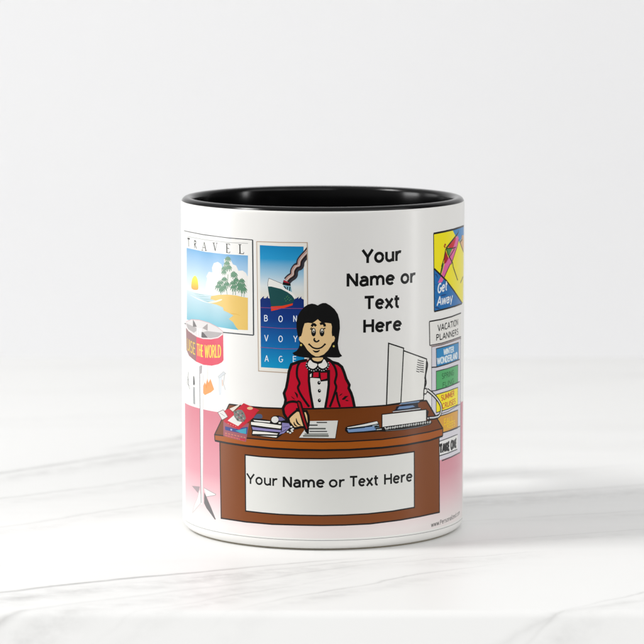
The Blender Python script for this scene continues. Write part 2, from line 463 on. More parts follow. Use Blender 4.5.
    line(g2((445, 170), (415, 245)), K, .35)
    line(g1((290, 370), (275, 345), (285, 320), (298, 330)), 'a5242c', .45)
    fill(g2((108, 80), (250, 220), (340, 340), (440, 482), (350, 517), (250, 545), (108, 580)), '1b6dac')
    fill(g2((195, 150), (225, 185), (197, 238), (150, 242)), 'dc649e')
    line(g2((108, 80), (180, 150), (250, 220), (340, 340), (432, 480)), K, .42)
    for s in (((112, 140), (135, 150), (150, 190)), ((112, 260), (140, 270)), ((112, 330), (135, 340)), ((270, 400), (330, 430)), ((112, 420), (130, 430)), ((180, 395), (250, 380)), ((112, 530), (180, 545))):
        line(g2(*s), '123f74', .4, taper=True)
    line(t1, K, .42); line(t2[1:], K, .35); line([t1[0], t2[-1]], '23302c', .3)
    text('Get', g2((145, 368))[0], g2((256, 330))[0], 9.6, 'e2e6e8', .19, .12, slant=.12)
    text('Away', g2((140, 512))[0], g2((318, 468))[0], 9.0, 'e2e6e8', .18, .10, slant=.12)
    end()

    # ---- vacation planner rack
    begin('brochure_rack', 'rack of bright cards under a sign reading VACATION PLANNERS')
    fill([(431.6, 346), (445, 342.6), (460.6, 337.2), (460.4, 400), (460.3, 452.6), (452, 456), (438, 461), (432, 462)], 'd4d1d8')
    line([(431.6, 346), (431.6, 462)], '5a5a60', .2); line([(460.6, 338), (460.4, 400), (460.3, 452.6)], '4a4a50', .35)
    def card(p, col, wl=.28):
        fill(p, col); line(p, '3b3f3c', wl, True)
    card(r2((160, 124), (320, 84), (480, 34), (480, 280), (330, 338), (165, 385)), '3287bd')
    line(r2((90, 392), (165, 387), (330, 340), (496, 277)), '2c3036', .35)
    card(r2((160, 448), (320, 408), (472, 355)) + r3((470, 38), (330, 98), (160, 147)), '52a869')
    line(r3((90, 160), (160, 149), (330, 98), (496, 22)), '2c3036', .3)
    card(r3((160, 208), (320, 162), (470, 105), (468, 352), (330, 415), (160, 468)), 'f2e000')
    line(r3((150, 510), (330, 450), (500, 345)), '5c5c60', .25)
    card(r3((160, 530), (320, 485), (470, 428)) + r4((466, 185), (380, 218), (265, 252), (160, 280)), 'd59d42')
    line(r4((190, 272), (330, 232), (500, 160)), '2c3036', .35)
    fill(r4((190, 385), (330, 332), (466, 275), (462, 490), (330, 545), (190, 590)), 'e4e3e1')
    line(r4((190, 383), (330, 332), (466, 276)), '2c3036', .25); line(r4((190, 590), (330, 545), (462, 490)), '2c3036', .3)
    line(r4((240, 655), (380, 598), (500, 535)), '3a3a3e', .35)
    line(r3((512, 300), (516, 640)), 'b0596b', .5); line(r4((514, 150), (512, 540)), 'b0596b', .4)
    text('WINTER', r2((268, 215))[0], r2((412, 170))[0], 6.0, 'dfe8ea', .21, .12)
    text('WONDERLAND', r2((175, 350))[0], r2((462, 262))[0], 6.6, 'dfe8ea', .21, .12)
    text('SPRING', r2((240, 560))[0], r2((412, 500))[0], 5.6, '2c6e42', .19, .12)
    text('FLING', r3((250, 110))[0], r3((412, 45))[0], 5.2, '2c6e42', .19, .12)
    text('SUMMER', r3((230, 300))[0], r3((418, 225))[0], 5.8, 'c04a28', .19, .12)
    text('CRUISES', r3((245, 415))[0], r3((435, 335))[0], 5.6, 'c04a28', .19, .12)
    text('FALL', r3((270, 640))[0], r3((400, 590))[0], 6.0, 'e8bf22', .21, .12)
    text('TREES', r4((265, 220))[0], r4((430, 150))[0], 6.0, 'e8bf22', .21, .12)
    text('TAKE ONE', r4((208, 548))[0], r4((448, 458))[0], 8.8, K, .34, .12)
    sg = r1((62, 165), (230, 135), (380, 95), (515, 42)); sg2 = r1((515, 380), (380, 430), (240, 475), (68, 508))
    fill(r1((80, 520), (240, 487), (380, 442), (515, 392), (515, 408), (380, 458), (240, 505), (100, 532)), '7c6a60')
    fill(sg + sg2, 'e5e3de'); line(sg, K, .3); line(sg2, '3c3434', .3); line([sg2[-1], sg[0]], '202020', .35)
    text('VACATION', r1((182, 305))[0], r1((472, 215))[0], 6.6, '161616', .19, .14)
    text('PLANNERS', r1((160, 440))[0], r1((475, 350))[0], 6.4, '161616', .19, .14)
    end()

    # ---- spinning rack on the left
    begin('spinner_rack', 'red drum rack on a thin white pole reading THE WORLD')
    fill(b((490, 240), (560, 175), (590, 200), (500, 262)), 'cfd3d5'); fill(b((500, 262), (540, 240), (530, 470), (505, 480)), 'd6dbdf')
    line(b((490, 240), (560, 175), (590, 200), (500, 262)), 'b4b8ba', .12, True); line(b((575, 205), (560, 330), (585, 410)), 'bcbfc0', .2); line(b((545, 280), (550, 360)), 'dcb9a4', .3)
    line(b((505, 262), (500, 400), (515, 475)), 'c3c9cc', .15)
    line(b((108, 180), (102, 270), (92, 330)), '5b5c5e', .3); line(b((102, 330), (118, 360), (124, 405)), '5b5c5e', .28); line(b((100, 240), (112, 300), (104, 350)), '77797b', .4)
    line(b((174, 80), (174, 230)), 'b9bbbd', .12); fill(b((172, 230), (184, 240), (192, 330), (184, 355), (170, 340)), '404244')
    fill(b((172, 370), (190, 375), (192, 420), (196, 600), (172, 590), (168, 420)), '97999b')
    line(b((355, 80), (355, 280)), 'b9b4b0', .12)
    fill(b((320, 310), (333, 345), (352, 265), (366, 320), (392, 268), (410, 320), (440, 405), (400, 440), (320, 478), (284, 430), (300, 360)), 'ec9a5e')
    line(b((333, 345), (340, 390), (352, 300)), 'd87f45', .15); line(b((366, 320), (375, 360)), 'd87f45', .15)
    # foot
    fill(c((152, 203), (258, 213), (245, 262), (232, 298)), '9b8f92')
    fill(c((252, 245), (276, 380), (270, 425), (160, 555), (185, 450), (225, 360)), 'dddbd9'); line(c((252, 245), (225, 360), (185, 450), (160, 555), (268, 425)), 'a5a0a0', .12)
    fill(c((308, 228), (400, 280), (462, 312), (455, 325), (340, 345)), 'dddbd9'); line(c((308, 228), (400, 280), (462, 312), (455, 325), (340, 345)), '8b8787', .14)
    fill(c((312, 285), (340, 340), (400, 480), (462, 635), (450, 640), (400, 570), (340, 490), (310, 425)), '6f6d6e')
    # pole
    fill([(199.4, 366), (203.5, 366), (202.6, 504.5), (200.8, 504)], 'e0dfdd')
    line([(199.7, 366), (200.4, 440), (201.2, 503)], '77757a', .34); line([(203.2, 374), (203.3, 440), (203.1, 500)], 'bcbabd', .12)
    fill(b((262, 95), (285, 98), (280, 195), (262, 205)), '9c9698')
    # drum
    dr = a((76, 150), (78, 200), (110, 245), (170, 292), (215, 318), (300, 346), (400, 352), (490, 335), (556, 292))
    db = D((383, 430), (372, 445), (345, 460), (300, 470), (240, 464), (185, 440), (140, 402), (120, 362), (117, 250))
    fill(dr + db, 'd34c60')
    fill(a((76, 150), (78, 200), (110, 245), (170, 292), (212, 317)) + D((187, 440), (160, 420), (135, 396), (118, 355), (116, 250)), '8f6a6c')
    el = a((78, 125), (150, 95), (250, 103), (380, 140), (480, 192), (548, 245), (556, 285), (490, 335), (400, 350), (300, 345), (215, 318), (150, 270), (100, 215), (78, 160))
    fill(el, 'd3cfce'); line(el, 'c9a6aa', .18, True)
    fill(a((82, 145), (215, 205), (215, 240), (180, 268), (100, 215)), 'a9a4a3'); fill(a((168, 98), (190, 130), (218, 192), (168, 190)), '6f6a6a')
    fill(a((358, 150), (356, 240), (290, 208), (320, 180)), '9c9594'); fill(a((352, 245), (546, 268), (500, 325), (400, 345), (355, 330), (285, 262)), 'aaa5a5')
    fill(a((218, 205), (282, 215), (272, 335), (225, 318)), 'e6e5e4'); line(a((235, 212), (238, 320)), 'a8a4a4', .2)
    fill(a((280, 255), (300, 262), (360, 332), (275, 332)), '5f5b5d')
    line(a((80, 175), (110, 228), (170, 280), (215, 308), (300, 338), (400, 343), (490, 326), (552, 285)), 'e6dcdb', .22)
    text('UISE', a((94, 492))[0], a((197, 555))[0], 12.6, 'dfc24a', .10, .14)
    text('THE', a((218, 560))[0], a((298, 585))[0], 12.8, 'f0cf52', .10, .14)
    text('WORLD', a((322, 590))[0], a((528, 588))[0], 13.2, 'f0cf52', .10, .14)
    end()

    # ---- desk
    begin('desk', 'wide brown desk with an orange front edge')
    back = [(229.2, 404.2), (245, 406.2), (263, 407.7), (283, 408.5), (309, 408.8), (340, 408.0), (365, 406.9), (386, 405.4), (410, 402.4), (426.3, 400.5)]
    ft = [(442.7, 428.3), (429.4, 431.8), (405, 436.3), (382, 439.4), (349, 441.4), (322, 441.9), (299, 441.5), (272, 440.3), (246, 438.0), (228, 436.2), (214.6, 434.6)]
    fb = [(442.6, 436.0), (429.4, 440.4), (405, 445), (382, 447.7), (349, 449.8), (322, 450.2), (299, 449.8), (272, 448.4), (246, 445.9), (228, 443.2), (215.0, 440.6)]
    bt = [(439.4, 512.2), (420, 516.4), (400, 520), (370, 523.8), (345, 525), (322, 525.4), (299, 525), (272, 524.2), (246, 521.9), (221.2, 518.2)]
    bodyp = [(439.1, 437.3)] + bt + [(219.9, 441.5)] + list(reversed(fb[1:-1]))
    # the desk must leave the woman's arm and hand in front of it, so the top is laid in round her
    fill(bodyp, '7d4727'); line([(439.1, 437)] + bt + [(219.9, 442)], K, .32)
    fill(ft + list(reversed(fb)), 'a0581f')
    fill(back + [ft[0]] + ft[1:], '764327')
    line(back, K, .32); line([back[0], ft[-1], fb[-1]], K, .26); line([back[-1], ft[0], fb[0]], K, .36)
    line(ft, K, .28); line(fb, K, .42)
    end()

    begin('name_plate', 'white panel on the desk front lettered Your Name or Text Here')
    pl = [(245.2, 454.8), (260, 456.5), (280, 457.8), (300, 458.5), (322, 458.7), (345, 458.2), (368, 457), (392, 454.8), (414.2, 451.6),
          (414.3, 507.4), (392, 511.2), (368, 513.8), (345, 515), (322, 515.5), (300, 515.2), (280, 514.4), (262, 512.9), (245.7, 511)]
    shape(pl, 'dbdbd7', .3)
    text('Your', (247.0, 483.5), (277.2, 486.1), 10.4, K, .175)
    text('Name', (283, 487.0), (324.4, 487.4), 10.6, K, .205)
    text('or', (329.0, 487.3), (344.4, 487), 10.4, K, .19)
    text('Text', (349.8, 486.6), (378.2, 485.2), 10.6, K, .195)
    text('Here', (384.2, 484.6), (412.2, 481.0), 10.6, K, .195)
    end()

    begin('desk_papers', 'written sheet of white paper on the desk')
    fill(I((345, 437), (560, 433), (540, 562), (278, 558), (318, 500)), 'dbdbd7')
    line(I((560, 433), (540, 562), (278, 558)), '3a2a20', .2)
    for x0, x1, y, w_, cc in ((405, 480, 447, .3, '3a3c3c'), (352, 412, 466, .34, '3c3e3e'), (350, 470, 491, .42, '5d605d'), (355, 480, 511, .3, '484a4a'), (318, 488, 530, .34, '7f827d'), (308, 492, 543, .5, '6f726d')):
        line(I((x0, y), (x1, y)), cc, w_)
    end()
    # ---- woman
    begin('cartoon_woman', 'smiling woman with black bobbed hair in a red jacket, writing with a red pen')
    skin = 'e5c490'; red = 'c21f38'
    jl = I((338, 0), (280, 12), (225, 32), (208, 80), (198, 150), (188, 200), (172, 238), (184, 285), (178, 318), (165, 345), (172, 385), (200, 432), (235, 400), (268, 362), (300, 380)) + [(320, 408.6)]
    jr = w3((480, 622), (458, 515), (440, 460), (415, 410), (422, 375), (388, 310), (366, 240), (342, 182), (300, 147), (240, 130), (190, 98), (120, 60))
    fill(jl + jr, red)
    line(jl[:-2], K, .62); line(jr, K, .62)
    fill(I((350, 80), (490, 80), (492, 180), (482, 260), (466, 350), (380, 350), (358, 220), (350, 150)), 'e4e2dc')
    line(I((352, 60), (350, 150), (358, 225), (380, 346)), K, .55); line(I((492, 70), (492, 180), (482, 260), (466, 348)), K, .55)
    line(I((290, 8), (268, 50), (265, 115), (283, 165), (272, 200), (300, 260), (352, 335)), K, .5, smooth=True)
    line(w3((205, 100), (262, 175), (285, 260), (268, 345), (282, 395), (268, 455), (240, 540), (212, 612)), K, .5, smooth=True)
    line(w3((282, 450), (298, 540), (322, 612)), K, .45)
    line(I((248, 228), (264, 248), (268, 272)), K, .4, taper=True); line(I((222, 260), (250, 282)), K, .2, taper=True)
    fill(w3((342, 528), (375, 494), (415, 492), (392, 510), (375, 530), (352, 537)), K)
    line(w3((315, 492), (348, 466)), K, .25, taper=True); line(w3((378, 540), (415, 545)), K, .3, taper=True)
    # bow and buttons
    fill(w3((5, 215), (200, 215), (190, 330), (115, 340), (105, 305), (30, 300), (0, 300)), K)
    fill(w3((38, 240), (92, 240), (92, 290), (34, 292)), red); fill(w3((112, 245), (183, 243), (182, 305), (120, 322)), red)
    fill(w3((0, 262), (18, 250), (14, 288), (0, 290)), 'e4e2dc')
    for (x, y) in ((97, 352), (101, 438), (101, 542)):
        fill([(310 + p[0] / 10.74, 350 + p[1] / 10.74) for p in ell(x, y, 17, 20)], K)
        fill([(310 + p[0] / 10.74, 350 + p[1] / 10.74) for p in ell(x + 4, y - 6, 6, 7, n=10)], 'c8c8c8')
    # hair, face, neck
    hair = H((255, 50), (230, 38), (200, 33), (165, 42), (130, 65), (95, 105), (70, 150), (59, 200), (60, 260), (70, 320), (85, 370), (90, 405), (80, 440), (60, 468), (22, 488),
             (40, 508), (80, 520), (130, 528), (180, 532), (300, 535), (340, 525), (400, 529), (450, 529), (480, 515), (460, 490), (446, 450), (440, 400), (450, 330), (459, 260), (456, 190), (440, 130),
             (410, 85), (370, 50), (330, 28), (300, 28), (275, 38))
    fill(hair, '060606')
    fill(H((175, 530), (330, 522), (345, 552), (300, 582), (255, 592), (205, 582), (172, 560)), K)
    fill(H((204, 532), (302, 528), (304, 542), (285, 560), (255, 566), (222, 558), (206, 545)), skin)
    fill(H((135, 215), (165, 209), (205, 214), (232, 195), (256, 177), (275, 195), (300, 213), (330, 209), (378, 216), (386, 245), (383, 300), (388, 333), (404, 330), (414, 350), (406, 380), (386, 396),
           (374, 424), (350, 462), (312, 500), (265, 519), (235, 519), (200, 500), (160, 460), (136, 422), (116, 396), (96, 386), (82, 365), (86, 340), (104, 330), (113, 300), (120, 260)), skin)
    def hp(pts): return [(290 + p[0] / 9.2, 300 + p[1] / 9.2) for p in pts]
    for ex in (217, 294):
        fill(hp(ell(ex, 296, 22, 39, n=18)), K); fill(hp(ell(ex + 1, 291, 12.5, 27, n=18)), 'e2ddcf')
        fill(hp(ell(ex + 2, 303, 12, 21, n=16)), '060606'); fill(hp(ell(ex + 3, 297, 3.5, 6, n=8)), 'c8c8c4')
    line(H((199, 244), (212, 224), (226, 226), (240, 240)), K, .55, smooth=True); line(H((276, 222), (298, 214), (316, 226), (320, 244)), K, .55, smooth=True)
    line(H((186, 263), (204, 276)), K, .25); line(H((192, 252), (208, 266)), K, .2); line(H((306, 268), (326, 258)), K, .25)
    line(H((228, 350), (221, 366), (230, 380), (246, 384), (262, 376), (268, 368)), K, .32, smooth=True); fill(H((222, 362), (236, 368), (240, 384), (226, 380)), K)
    line(H((172, 402), (186, 416), (212, 438), (250, 447), (286, 438), (312, 417), (326, 403)), K, .33, smooth=True)
    line(H((168, 412), (182, 402)), K, .25); line(H((314, 402), (330, 410)), K, .25)
    fill(H((208, 460), (240, 468), (276, 459), (262, 478), (240, 484), (222, 478)), '1a0d0a', True)
    for (x, y) in ((102, 414), (402, 425)): fill(hp(ell(x, y, 12, 14, n=12)), '3a3410'); fill(hp(ell(x, y, 9, 10, n=12)), 'cfc06a')
    # collar with lace
    fill(H((175, 545), (150, 575), (140, 610), (165, 645), (215, 662), (256, 650), (300, 662), (345, 640), (366, 600), (352, 560), (325, 535), (258, 592)), K)
    fill(H((186, 552), (168, 575), (164, 600), (182, 622), (215, 632), (244, 612), (249, 588), (212, 575)), 'eae8e2', True)
    fill(H((312, 545), (333, 570), (344, 595), (332, 616), (300, 630), (266, 612), (262, 590), (292, 578)), 'eae8e2', True)
    for (x, y) in ((153, 582), (150, 604), (160, 625), (178, 640), (198, 649), (220, 652), (240, 643), (256, 628), (272, 642), (292, 650), (312, 648), (332, 636), (348, 618), (357, 598), (352, 578)):
        fill(hp(ell(x, y, 5.5, 5, n=8)), 'c9d3d4')
    fill([(300, 408.9), (322, 408.7), (340, 408.3), (356, 407.6), (356, 410.5), (322, 411.5), (300, 411.5)], '764327')
    line([(296, 408.8), (309, 408.8), (340, 408.0), (360, 407.1)], K, .36)
    # cuff, hand and pen
    line(I((180, 318), (205, 302), (240, 297), (272, 304)), K, .55, smooth=True)
    sk = w4((238, 300), (262, 270), (300, 235), (345, 200), (400, 205), (470, 208), (492, 262), (500, 340), (492, 400), (470, 430), (435, 415), (400, 412), (350, 425), (312, 430), (280, 392), (248, 350))
    fill(sk, skin); line(sk, K, .5, True)
    line(w4((338, 298), (345, 340), (365, 372), (400, 392)), K, .35, smooth=True, taper=True); line(w4((306, 345), (322, 385), (355, 405)), K, .3, smooth=True, taper=True)
    fill(w4((344, 82), (362, 66), (392, 78), (408, 100), (445, 235), (478, 345), (502, 425), (500, 495), (480, 500), (452, 468), (422, 380), (384, 250), (352, 140)), K)
    fill(w4((358, 95), (372, 90), (388, 110), (428, 250), (462, 365), (482, 430), (470, 440), (440, 365), (400, 245), (372, 140)), '96162c')
    end()

    # ---- things on the desk
    begin('computer', 'white computer monitor seen from behind, with its cable')
    shape(KK((240, 148), (405, 208), (382, 500), (218, 525)), 'e6e5e0', .28)
    shape(KK((133, 95), (240, 130), (220, 522), (118, 537)), 'e2e1dc', .28)
    for i in range(6):
        line(KK((330 + (5 - i) * 2, 214 + i * 16), (352 + (5 - i) * 2, 221 + i * 16)), K, .17); line(KK((356, 220 + i * 15), (384, 226 + i * 15)), K, .17)
    line(KK((405, 225), (410, 255), (396, 330), (400, 380), (388, 420), (384, 470)), K, .4, smooth=True)
    line(KK((400, 300), (392, 350)), K, .45)
    shape(KK((386, 422), (402, 418), (410, 440), (398, 458), (384, 455)), 'e6e5e0', .25)
    cab = KK((408, 428), (440, 452), (478, 492), (506, 540), (506, 590), (488, 618), (455, 628), (410, 632))
    line(cab, K, .85, smooth=True); line(cab, 'dcdbd8', .40, smooth=True)
    fill(mo((225, 190), (420, 165), (435, 180), (405, 200), (410, 235), (440, 250), (440, 262), (130, 292), (130, 282), (165, 262), (175, 232), (230, 215)), '1c2430')
    fill(mo((225, 195), (425, 170), (415, 185), (200, 212)), '7690b0'); fill(mo((205, 232), (350, 218), (375, 232), (300, 250), (185, 262)), '6f8cb4')
    fill(mo((135, 284), (435, 250), (432, 258), (140, 292)), 'ccd0d4')
    end()
    begin('keyboard', 'keyboard in front of a white box')
    fill(mo((495, 262), (522, 282), (508, 350), (495, 385)), '15120f')
    fill(mo((20, 315), (495, 262), (495, 388), (20, 470)), 'e6e5e0'); line(mo((20, 470), (20, 315), (495, 262), (495, 388)), K, .22)
    fill(mo((-30, 470), (30, 448), (300, 412), (540, 376), (558, 400), (530, 428), (380, 462), (250, 482), (60, 500), (-30, 498)), '12100e')
    fill(mo((45, 452), (60, 452), (72, 475), (55, 480)), 'c8c8c4')
    for i in range(19):
        x = 85 + i * 25; y = 463 - i * 3.7
        line(mo((x - 5, y - 8), (x + 4, y + 9)), 'b9bbb8', .5 if i % 3 else .75)
    line(mo((520, 352), (570, 352), (620, 340)), K, .75); line(mo((530, 352), (575, 350), (625, 338)), 'cfd2d4', .4)
    line(mo((60, 490), (250, 476), (400, 452), (530, 418)), '7f8387', .12)
    end()
    begin('notepad', 'blue notepad with a loose white sheet')
    fill(nb((108, 330), (112, 296), (140, 280), (300, 250), (452, 222), (470, 250), (478, 300), (540, 306), (540, 320), (440, 340), (300, 350), (140, 358)), '10100f')
    fill(nb((128, 294), (300, 262), (450, 228), (462, 252), (300, 284), (140, 302)), 'e4e4df')
    fill(nb((128, 312), (300, 296), (420, 282), (440, 322), (300, 336), (145, 346)), '7c9ac4')
    for s in (((140, 304), (300, 286), (430, 270)), ((150, 312), (320, 294))): line(nb(*s), '2c3a44', .2)
    line(nb((400, 280), (440, 268), (470, 272)), '9fb0b8', .25); line(nb((420, 300), (475, 290)), '566a74', .3); line(nb((445, 318), (500, 312)), 'b5bab8', .3)
    end()
    begin('stacked_books', 'pile of white and lilac books beside the writing hand')
    fill(bk((50, 235), (75, 195), (100, 180), (150, 188), (152, 235)), '4f5b76', True)
    fill(bk((8, 262), (40, 236), (150, 243), (265, 262), (272, 225), (310, 202), (370, 200), (430, 222), (500, 285), (530, 318), (568, 355), (566, 395), (525, 440), (470, 418), (430, 430),
            (350, 496), (20, 456), (28, 400), (16, 350), (4, 300)), '14131a')
    fill(bk((42, 256), (262, 274), (255, 292), (60, 272)), 'e6e5e0'); fill(bk((15, 282), (150, 292), (405, 328), (396, 368), (200, 345), (16, 318)), 'e8e6de')
    fill(bk((26, 345), (200, 368), (402, 388), (395, 414), (200, 398), (36, 382)), '8d86b8'); fill(bk((42, 400), (200, 412), (362, 432), (350, 446), (200, 440), (32, 436)), 'e6e4de')
    fill(bk((125, 458), (352, 462), (340, 482), (40, 448)), 'e4e2dc')
    fill(bk((414, 292), (500, 300), (524, 345), (480, 385), (440, 425), (372, 448), (412, 392)), '8a84b5'); line(bk((420, 350), (500, 340)), '4f4a78', .15); line(bk((400, 415), (470, 380)), '14131a', .15)
    fill(bk((370, 215), (410, 220), (455, 258), (400, 268), (365, 262)), '6f6a94')
    fill([(250 + p[0] / 12.88, 400 + p[1] / 12.88) for p in ell(322, 253, 46, 42)], 'dddcd8'); fill(bk((370, 285), (398, 285), (396, 308), (368, 305)), 'd5d3cf')
    for (x, y) in ((532, 345), (552, 372), (545, 402), (518, 422), (488, 408), (536, 385)):
        fill([(250 + p[0] / 12.88, 400 + p[1] / 12.88) for p in ell(x, y, 15, 12, n=10)], 'd6d6d2')
    end()
    begin('brochures', 'heap of red and blue brochures at the left end of the desk')
    fill(br((110, 255), (440, 300), (420, 420), (400, 540), (240, 500), (108, 462)), '9a5c66')
    fill(br((130, 338), (270, 372), (425, 345), (412, 442), (255, 412), (132, 386)), '3f4c86')
    fill(br((262, 395), (405, 362), (402, 438), (330, 425)), '4a9db5'); fill(br((200, 370), (222, 375), (220, 395), (200, 390)), 'aab0d0')
    for i in range(7): line(br((130 + i * 40, 425 + i * 9), (155 + i * 40, 432 + i * 9)), 'c98068', .28); line(br((130 + i * 36, 452 + i * 10), (158 + i * 36, 460 + i * 10)), 'd06a62', .3)
    fill(br((320, 490), (390, 500), (385, 525), (325, 512)), 'c23a44')
    fill(br((120, 140), (175, 112), (240, 160), (370, 40), (575, 130), (545, 155), (500, 222), (312, 382), (240, 352), (125, 285), (112, 262), (170, 220)), 'c2303f')
    fill(br((188, 112), (345, 42), (300, 85), (232, 148)), 'ddd3c8')
    fill(br((38, 160), (108, 125), (168, 215), (95, 258)), 'd9d7d4'); line(br((38, 160), (108, 125), (168, 215), (95, 258)), '6b5a5a', .16, True)
    for i in range(3): line(br((70 + i * 22, 170 + i * 14), (105 + i * 12, 190 + i * 10)), '9a9898', .16)
    fill(br((165, 265), (242, 198), (350, 288), (300, 336)), 'dedcd8')
    fill(br((240, 150), (300, 122), (350, 128), (378, 165), (402, 235), (365, 285), (290, 270), (250, 215)), '777a76')
    for i in range(4):
        for j in range(4): line(br((262 + i * 28 + j * 8, 150 + j * 32 + i * 6), (276 + i * 28 + j * 8, 158 + j * 32 + i * 6)), ('4b4e4c', 'a5a8a2', 'a8606a')[(i + 2 * j) % 3], .35)
    fill([(215 + p[0] / 12.88, 400 + p[1] / 12.88) for p in ell(452, 106, 38, 19)], 'd7b58e')
    for i in range(4): line(br((165 + i * 32, 300 + i * 12), (180 + i * 32, 306 + i * 12)), 'd98a7a', .2)
    end()


# ================================================================ the mug
def lathe(name, prof, key_mat, n=720, close=False):
    me = bpy.data.meshes.new(name)
    vs, fs = [], []
    for (r, z) in prof:
        for k in range(n):
            a = 2 * math.pi * k / n
            vs.append((r * math.sin(a) * MM, -r * math.cos(a) * MM, z * MM))
    for i in range(len(prof) - 1):
        for k in range(n):
            k2 = (k + 1) % n
            fs.append((i * n + k, i * n + k2, (i + 1) * n + k2, (i + 1) * n + k))
    if close:
        c = len(vs); vs.append((0, 0, prof[-1][1] * MM))
        i = len(prof) - 1
        for k in range(n): fs.append((i * n + k, i * n + (k + 1) % n, c))
    me.from_pydata(vs, [], fs)
    for p in me.polygons: p.use_smooth = True
    me.materials.append(key_mat)
    o = bpy.data.objects.new(name, me); COL.objects.link(o); o.parent = MUG
    return o

MUG = bpy.data.objects.new('mug', None); COL.objects.link(MUG)
MUG.empty_display_size = 0.05
MUG['label'] = 'white ceramic mug with black inside and a cartoon office printed around it'
MUG['category'] = 'mug'

white, nt, b = new_mat('white_glaze')
b.inputs['Base Color'].default_value = (0.80, 0.79, 0.765, 1); glaze(b); link_micro(nt, b, 0.08, 38)
black, nt, b = new_mat('black_glaze')
b.inputs['Base Color'].default_value = (0.002, 0.002, 0.0022, 1); glaze(b, 0.16); b.inputs['IOR'].default_value = 1.33; b.inputs['Coat Weight'].default_value = 0.0; link_micro(nt, b, 0.04, 45)
clay, nt, b = new_mat('bare_clay')
b.inputs['Base Color'].default_value = (0.42, 0.38, 0.30, 1); b.inputs['Roughness'].default_value = 0.9

def arc(cr, cz, rad, a0, a1, n=8, rz=None):
    rz = rz or rad
    return [(cr + rad * math.cos(math.radians(a0 + (a1 - a0) * i / n)), cz + rz * math.sin(math.radians(a0 + (a1 - a0) * i / n))) for i in range(n + 1)]
body_prof = [(38.9, 0.45)] + arc(38.9, 2.9, 2.1, -80, 0, 10, 2.5) + [(41.0, z) for z in (6, 12, 24, 48, 72, 88, 93.5)] + [(40.98, 94.6), (40.92, 95.15), (40.81, 95.38)]
lathe('body', body_prof, white)
rim_prof = [(40.82, 95.36)] + arc(39.2, 95.15, 1.57, 10, 176, 16, 1.35) + [(37.55, 94.4), (37.4, 92), (37.3, 80), (37.3, 40), (37.2, 14)] + arc(30, 12, 7.2, 0, -90, 8, 7.0) + [(15, 4.9)]
lathe('interior', rim_prof, black, close=True)
lathe('foot_ring', [(38.95, 0.5), (38.9, 0.0), (36.8, 0.0), (35.5, 1.2), (20, 1.4)], clay, close=True)

# handle on the far side, a swept oval loop
def handle():
    bm = bmesh.new()
    P = [(39.6, 80), (46, 82.3), (56, 81.5), (65, 76), (70.5, 66), (71.5, 54), (69, 42), (62, 31.5), (53, 25), (45, 22.3), (39.6, 21)]
    P = smooth_pts(P, False, 6)
    rings = []
    n = 20
    for i, (y, z) in enumerate(P):
        a = P[max(0, i - 1)]; c = P[min(len(P) - 1, i + 1)]
        l = math.hypot(c[0] - a[0], c[1] - a[1]); t = ((c[0] - a[0]) / l, (c[1] - a[1]) / l); nn = (-t[1], t[0])
        e = min(i, len(P) - 1 - i) / 5.0
        g = 1 + 0.35 * max(0, 1 - e)
        ring = []
        for k in range(n):
            q = 2 * math.pi * k / n
            w, h = 6.6 * g * math.cos(q), 4.3 * g * math.sin(q)
            ring.append(bm.verts.new((w * MM, (y + nn[0] * h) * MM, (z + nn[1] * h) * MM)))
        rings.append(ring)
    for i in range(len(rings) - 1):
        for k in range(n):
            bm.faces.new((rings[i][k], rings[i][(k + 1) % n], rings[i + 1][(k + 1) % n], rings[i + 1][k]))
    bmesh.ops.recalc_face_normals(bm, faces=bm.faces)
    me = bpy.data.meshes.new('handle'); bm.to_mesh(me); bm.free()
    for p in me.polygons: p.use_smooth = True
    me.materials.append(black)
    o = bpy.data.objects.new('handle', me); COL.objects.link(o); o.parent = MUG
handle()

draw_print()

